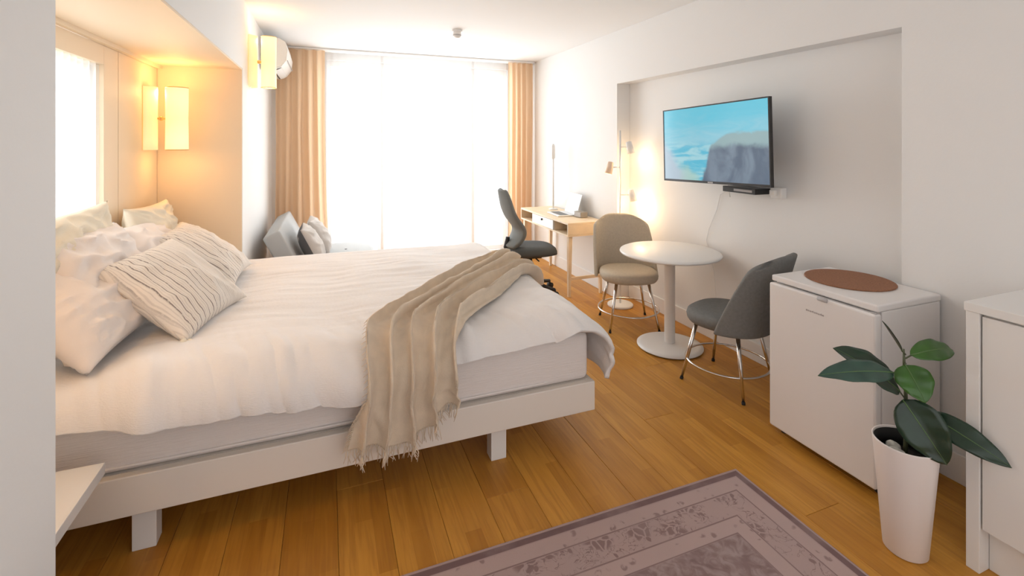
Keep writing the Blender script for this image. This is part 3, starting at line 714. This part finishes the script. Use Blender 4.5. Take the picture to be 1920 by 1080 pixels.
# ================================================================ SHELL CHAIRS
def shell_chair(label, loc, rz, fab):
    t = thing('shell_chair', label, 'chair', loc, rz)
    # local +y is the direction the chair faces
    bm = B(); n = 40; rings = []
    def outline(i, s):
        a = 2*PI*i/n; e = 2.5; k = (abs(math.cos(a))**e+abs(math.sin(a))**e)**(-1/e)
        return .245*s*math.cos(a)*k, .235*s*math.sin(a)*k
    for s, z in ((.80, .392), (.93, .396), (.985, .415), (1.0, .440), (.975, .462), (.90, .474), (.65, .476), (.3, .470)):
        rings.append([bm.verts.new((*outline(i, s), z)) for i in range(n)])
    for a, b in zip(rings, rings[1:]):
        for i in range(n): bm.faces.new((a[i], a[(i+1) % n], b[(i+1) % n], b[i]))
    bm.faces.new(rings[0][::-1]); bm.faces.new(rings[-1])
    obj('seat', bm, fab, t, True)
    bm = B()
    def bk(a, b):
        # b: height, a: around the rear; narrowing and leaning back towards the top
        lim = math.radians(80)*(1-.32*b)
        if b > .76: lim *= math.sqrt(max(0, 1-.60*((b-.76)/.24)**4))
        th = (a*2-1)*lim
        r = .256+.012*b
        z = .393+.515*b-.030*abs(a*2-1)**4*b**3
        lean = -.115*b**1.15
        e = 2.3; cs, sn = math.sin(th), -math.cos(th)
        k = (abs(cs)**e+abs(sn)**e)**(-1/e)
        return Vector((r*cs*k, r*sn*k*.97+lean, z))
    gridf(bm, 32, 20, bk); o = obj('backrest', bm, fab, t, True); solid(o, .032, 1); sub(o)
    for sx in (-1, 1):
        for sy in (-1, 1):
            lg = obj('leg', tube(B(), [(sx*.135, sy*.135, .393), (sx*.205, sy*.205, .012)], [.014, .009], 12), 'chrome', t, True)
            obj('foot_cap', tube(B(), [(sx*.204, sy*.204, .016), (sx*.207, sy*.207, 0)], .0112, 10), 'rubber', lg, True)
    zr = .14; rr = (.135+(.393-zr)/(.393-.012)*.07)*math.sqrt(2)
    bm = B(); tube(bm, [(rr*math.cos(2*PI*i/56), rr*math.sin(2*PI*i/56), zr) for i in range(56)], .007, 8, True); obj('foot_ring', bm, 'chrome', t, True)
    bm = B(); tube(bm, [(-.14, -.14, .388), (.14, .14, .388)], .010, 8); tube(bm, [(-.14, .14, .388), (.14, -.14, .388)], .010, 8); obj('under_frame', bm, 'chrome', t, True)
    return t
shell_chair('taupe upholstered shell chair on chrome legs between the desk and the round table', (2.45, 3.54, 0), math.radians(180-20), 'beigefab')
shell_chair('dark grey upholstered shell chair on chrome legs between the round table and the fridge', (2.470, 2.455, 0), math.radians(18), 'greyfab')

# ================================================================ ROUND TABLE
rt = thing('round_table', 'round white pedestal table between the two shell chairs', 'table', (2.475, 3.03, 0))
obj('table_top', lathe(B(), [(0, .712), (.355, .712), (.372, .718), (.378, .727), (.374, .736), (.362, .741), (0, .742)], 64), 'white', rt, True)
obj('column', lathe(B(), [(.040, .03), (.040, .705), (.075, .7115)], 28), 'white', rt, True)
obj('base_plate', lathe(B(), [(0, .004), (.235, .004), (.246, .010), (.246, .016), (.20, .026), (.06, .034), (.04, .036), (0, .036)], 56), 'white', rt, True)
obj('floor_ring', lathe(B(), [(0, 0), (.232, 0), (.232, .004), (0, .004)], 48), 'rubber', rt)

# ================================================================ FLOOR LAMP
fp = thing('floor_lamp', 'white three headed floor lamp in the recess corner behind the taupe chair', 'lamp', (2.645, 3.955, 0))
obj('base', lathe(B(), [(0, 0), (.118, 0), (.122, .006), (.122, .018), (.112, .026), (0, .028)], 40), 'lampwhite', fp, True)
obj('pole', tube(B(), [(0, 0, .026), (0, 0, 1.69)], .0095, 12), 'lampwhite', fp, True)
def head(z, dx, dy, m, lit):
    d = Vector((dx, dy, 0)); e = d.normalized()
    a = obj('arm', tube(B(), [(0, 0, z), tuple(d*.75+Vector((0, 0, z)))], .005, 8), 'lampwhite', fp, True)
    c = d*1.0+Vector((0, 0, z)); ax = Vector((e.x*.25, e.y*.25, -1)).normalized()
    bm = B(); pts = [c-ax*.055, c-ax*.050, c, c+ax*.062]; tube(bm, pts, [.012, .026, .031, .036], 18)
    for f in [f for f in bm.faces if len(f.verts) == 18]:
        if (f.calc_center_median()-c).dot(ax) > 0: bmesh.ops.delete(bm, geom=[f], context='FACES_ONLY')
    o = obj('lamp_head', bm, m, fp, True); solid(o, .002)
    bm = B(); bmesh.ops.create_uvsphere(bm, u_segments=14, v_segments=10, radius=.021, matrix=Matrix.Translation(c+ax*.035)); obj('bulb', bm, 'bulb' if lit else 'lampwhite', o, True)
    if lit:
        dd = bpy.data.lights.new('floor_lamp_light', 'POINT'); dd.energy = lit; dd.color = (1, .66, .34); dd.shadow_soft_size = .05
        l = bpy.data.objects.new('floor_lamp_light', dd); col.objects.link(l); l.parent = fp; l.location = tuple(c+ax*.085)
head(1.53, .085, -.035, 'lampwhite', 1.3)
head(1.335, -.105, .02, 'peach', .8)
head(1.07, .10, -.05, 'lampwhite', 2.6)

# ================================================================ TELEVISION
tv = thing('television', 'flat screen television showing a blue coast and cliff on the wall', 'television', (2.63, 2.765, 1.565)); tv.rotation_euler = (math.radians(-1.7), 0, 0)
bm = B()
for a in ((-TW/2, TW/2, TH/2-.009, TH/2), (-TW/2, TW/2, -TH/2, -TH/2+.017), (-TW/2, -TW/2+.009, -TH/2+.017, TH/2-.009), (TW/2-.009, TW/2, -TH/2+.017, TH/2-.009)): bx(bm, -.014, .012, *a)
obj('bezel', bm, 'black', tv)
obj('screen', box(-.010, .006, -TW/2+.009, TW/2-.009, -TH/2+.017, TH/2-.009), 'tv', tv)
obj('back_cover', box(.0125, .055, -TW/2+.03, TW/2-.03, -TH/2+.03, TH/2-.03, .02, 3), 'black', tv)
obj('badge', box(-.0155, -.0142, -.025, .025, -TH/2+.003, -TH/2+.013), 'gasket', tv)
obj('wall_bracket', box(.056, .250, -.12, .12, -.12, .12, .004), 'black', tv)
bm = B(); tube(bm, [(.20, .06, -.13), (.185, .03, -.30), (.22, .05, -.40)], .004, 6); obj('cable', bm, 'lampwhite', tv, True)
sb = thing('set_top_box', 'black set top box fixed to the wall under the television', 'media box', (2.80, 2.625, 1.215))
obj('case', box(-.055, .088, -.145, .145, 0, .04, .003), 'black', sb)
obj('vent_strip', box(-.0565, -.0555, -.12, .04, .012, .028), 'gasket', sb)
pl = thing('plug_adapter', 'white plug adapter on the wall beside the set top box', 'plug', (XN-.001, 2.40, 1.215))
obj('body', box(-.055, 0, -.05, .035, -.02, .055, .008), 'white', pl)
obj('plug', box(-.085, -.0555, -.02, .02, 0, .04, .006), 'lampwhite', pl)
bm = B(); tube(bm, [(XN-.012, 2.79, 1.24), (XN-.010, 2.93, 1.17), (XN-.008, 2.965, 1.05), (XN-.008, 3.00, .98), (XN-.008, 3.05, .88), (XN-.008, 3.08, .78), (XN-.008, 3.00, .55), (XN-.018, 2.96, .30), (XN-.018, 2.97, .20)], .0028, 6)
tag(obj('power_cord', bm, 'trimwhite', None, True), 'thin white cord running down the wall below the television', 'cord')
ol = thing('wall_outlet', 'white wall outlet low behind the round table', 'outlet', (XN-.001, 2.97, .22))
obj('cover_plate', box(-.009, 0, -.04, .04, -.04, .04, .003), 'trimwhite', ol); obj('socket', lathe(B(), [(0, 0), (.020, 0), (.022, .002)], 20), 'gasket', ol); bpy.data.objects['socket'].rotation_euler = (0, -PI/2, 0); bpy.data.objects['socket'].location = (-.0095, 0, 0)

# ================================================================ FRIDGE
fg = thing('mini_fridge', 'white under counter fridge standing against the wall', 'fridge', (2.49, 1.668, 0))
def FB(x0, x1, y0, y1, z0, z1, bev=.004, seg=2): return box(x0-2.49, x1-2.49, y0-1.668, y1-1.668, z0, z1, bev, seg)
obj('body', FB(2.302, 2.722, 1.400, 1.938, .030, .824), 'fridge', fg)
obj('top_cover', FB(2.268, 2.724, 1.397, 1.941, .8245, .857, .008, 3), 'fridge', fg)
dr = obj('door', FB(2.250, 2.294, 1.397, 1.941, .045, .818, .010, 3), 'fridge', fg)
obj('gasket', FB(2.2945, 2.3015, 1.408, 1.930, .055, .81, 0), 'gasket', fg)
obj('handle_recess', tube(B(), [(2.247-2.49, 1.66-1.668, .813), (2.247-2.49, 1.615-1.668, .813)], [.009, .009], 10), 'gasket', dr, True)
bm = B()   # small grey maker's lettering, unreadable at this size: nine little letter strokes
for i in range(9):
    y0 = 1.725-1.668-i*.0106; hh = (.009, .007, .007, .010, .007, .007, .007, .010, .007)[i]
    bx(bm, 2.2488-2.49, 2.2496-2.49, y0-.0075, y0-.0055, .733, .733+hh)
    bx(bm, 2.2488-2.49, 2.2496-2.49, y0-.0025, y0-.0005, .733, .733+.007)
    bx(bm, 2.2488-2.49, 2.2496-2.49, y0-.0055, y0-.0025, .733+(.0055 if i % 2 else .0), .733+(.007 if i % 2 else .0018))
obj('badge', bm, 'logo', dr)
obj('hinge', FB(2.262, 2.290, 1.402, 1.425, .8185, .824, .001), 'gasket', fg)
for (x, y) in ((2.33, 1.43), (2.33, 1.91), (2.69, 1.43), (2.69, 1.91)): obj('foot', tube(B(), [(x-2.49, y-1.668, 0), (x-2.49, y-1.668, .031)], .018, 12), 'rubber', fg)
obj('plinth', FB(2.31, 2.33, 1.47, 1.87, .012, .0295, .001), 'rubber', fg)
pm = tag(obj('placemat', lathe(B(), [(0, 0), (.198, 0), (.200, .002), (.200, .005), (.196, .007), (0, .007)], 48), 'cork', None, False, (2.548, 1.712, .8575)), 'round brown cork placemat on top of the fridge', 'placemat')

# ================================================================ POTTED RUBBER PLANT
pp = thing('potted_rubber_plant', 'rubber plant with dark green leaves in a tall white pot', 'plant', (2.095, 1.192, 0))
PO = Vector((2.095, 1.192, 0))
obj('pot', lathe(B(), [(0, .001), (.066, .001), (.071, .006), (.104, .418), (.105, .422), (.100, .422), (.099, .412), (.0935, .340), (0, .340)], 48), 'pot', pp, True)
obj('pot_liner', lathe(B(), [(.0985, .4155), (.0965, .4155), (.0900, .345), (.0915, .345)], 48), 'rubber', pp, True)
obj('soil', lathe(B(), [(0, .362), (.05, .360), (.0895, .355), (.088, .346), (0, .346)], 40), 'soil', pp, True)
stem = obj('stem', tube(B(), [(0, 0, .355), (.004, -.002, .50), (.002, .0, .62), (.0, .004, .72), (-.002, .004, .775)], [.008, .007, .006, .005, .003], 10), 'stem', pp, True)
def leaf(base, tip, wd, up, m, fold=.25, droop=0.0, belly=.5):
    a, b = Vector(base)-PO, Vector(tip)-PO; d = b-a; L = d.length; e = d.normalized(); up = Vector(up)
    side = e.cross(up).normalized(); nn = side.cross(e).normalized()
    def pos(u, v):
        s = v*2-1; prof = (math.sin(PI*u**(.85 if belly >= .5 else .7)))**.72
        prof = max(prof, .0) if u < .93 else (math.sin(PI*.93**.85))**.72*(1-u)/.07
        if u <= .0: prof = .04
        wv = wd/2*prof*s
        return a+e*(L*u)+side*wv+nn*(abs(wv)*fold+droop*4*u*(1-u)*L+(.003 if wd > .05 else 0)*math.sin(u*20+s*3)*abs(s))
    bm = B(); gridf(bm, 22, 8, pos); o = obj('leaf', bm, m, pp, True); solid(o, .0016)
    bm = B(); tube(bm, [pos(u, .5)+nn*.0012 for u in [i/14 for i in range(15)]], [.0026*(1-.8*i/14) for i in range(15)], 6); obj('midrib', bm, 'midrib', o, True)
    return o
def petiole(p, q): obj('petiole', tube(B(), [Vector(p)-PO, Vector(q)-PO], [.003, .0028], 6), 'stem', pp, True)
S_ = lambda z: (2.097, 1.192, z)
leaf((2.02, 1.19, .698), (1.66, 1.225, .735), .09, (-.2, -.55, .8), 'leafteal', .12, .05)
leaf((2.075, 1.20, .612), (1.825, 1.285, .785), .125, (.1, -.75, .55), 'leaf', .2, .05)
leaf((2.07, 1.19, .775), (1.955, 1.19, .905), .028, (.6, -.6, .4), 'leaf', .6, .0)
leaf((2.115, 1.185, .752), (2.335, 1.16, .748), .085, (.05, -.6, .7), 'leaflight', .1, .10)
leaf((2.070, 1.178, .725), (2.050, 1.10, .622), .125, (-.75, -1.0, .45), 'leaflight', .1, .05, .4)
leaf((2.055, 1.178, .595), (2.110, 1.065, .402), .155, (-.9, -.8, .30), 'leaf', .22, .06, .4)
leaf((2.155, 1.165, .535), (2.212, .930, .452), .092, (-.75, -.25, .62), 'leaf', .12, .10)
petiole(S_(.69), (2.02, 1.19, .698)); petiole(S_(.58), (2.075, 1.20, .612)); petiole(S_(.755), (2.07, 1.19, .775)); petiole(S_(.74), (2.125, 1.185, .752)); petiole(S_(.72), (2.070, 1.178, .725)); petiole(S_(.58), (2.065, 1.178, .595)); petiole(S_(.52), (2.155, 1.165, .535))
def pebble(label, c, r, seed):
    bm = B(); bmesh.ops.create_icosphere(bm, subdivisions=3, radius=1)
    for v in bm.verts: v.co = Vector((v.co.x*r[0], v.co.y*r[1], v.co.z*r[2]))*(1+.18*N3(v.co.x*1.6+seed, v.co.y*1.6, v.co.z*1.6))
    return tag(obj('pebble', bm, 'pebble', None, True, c), label, 'stone')
pebble('grey speckled pebble on the soil at the rim of the white pot', (2.045, 1.190, .386), (.024, .030, .017), 1)
pebble('larger pale pebble on the soil beside the plant stem', (2.068, 1.218, .388), (.021, .026, .021), 4)

# ================================================================ SIDEBOARD
CX0, CY1, CZ = 2.225, 1.065, .985
sbd = thing('sideboard', 'white sideboard with plain doors on a recessed plinth beside the plant', 'cabinet', (2.48, .25, 0))
def CB(x0, x1, y0, y1, z0, z1, bev=.002): return box(x0-2.48, x1-2.48, y0-.25, y1-.25, z0, z1, bev)
obj('top', CB(CX0-.004, 2.724, -.62, CY1+.004, CZ-.032, CZ), 'white', sbd)
for y in (CY1-.04, -.60): obj('side_panel', CB(CX0, 2.724, y, y+.04, 0, CZ-.0325), 'white', sbd)
for (a, b_) in ((.405, CY1-.045), (-.205, .40)):
    obj('door', CB(CX0+.006, CX0+.024, a, b_, .165, CZ-.042), 'white', sbd)
obj('carcass', CB(CX0+.026, 2.72, -.555, CY1-.041, .165, CZ-.034, 0), 'white', sbd)
obj('plinth', CB(CX0+.06, CX0+.078, -.555, CY1-.041, 0, .164), 'white', sbd)
obj('door', CB(CX0+.006, CX0+.024, -.555, -.21, .165, CZ-.042), 'white', sbd)

# ================================================================ RUG
rg = thing('area_rug', 'faded mauve oriental rug with floral border on the wooden floor', 'rug', (1.835-RW, 1.77-RL, 0))
obj('pile', box(-RW, RW, -RL, RL, 0.0005, .007, .002), 'rug', rg)
bm = B(); tube(bm, [(-RW, -RL, .0045), (RW, -RL, .0045), (RW, RL, .0045), (-RW, RL, .0045)], .0042, 6, True); obj('binding', bm, 'rugedge', rg, True)
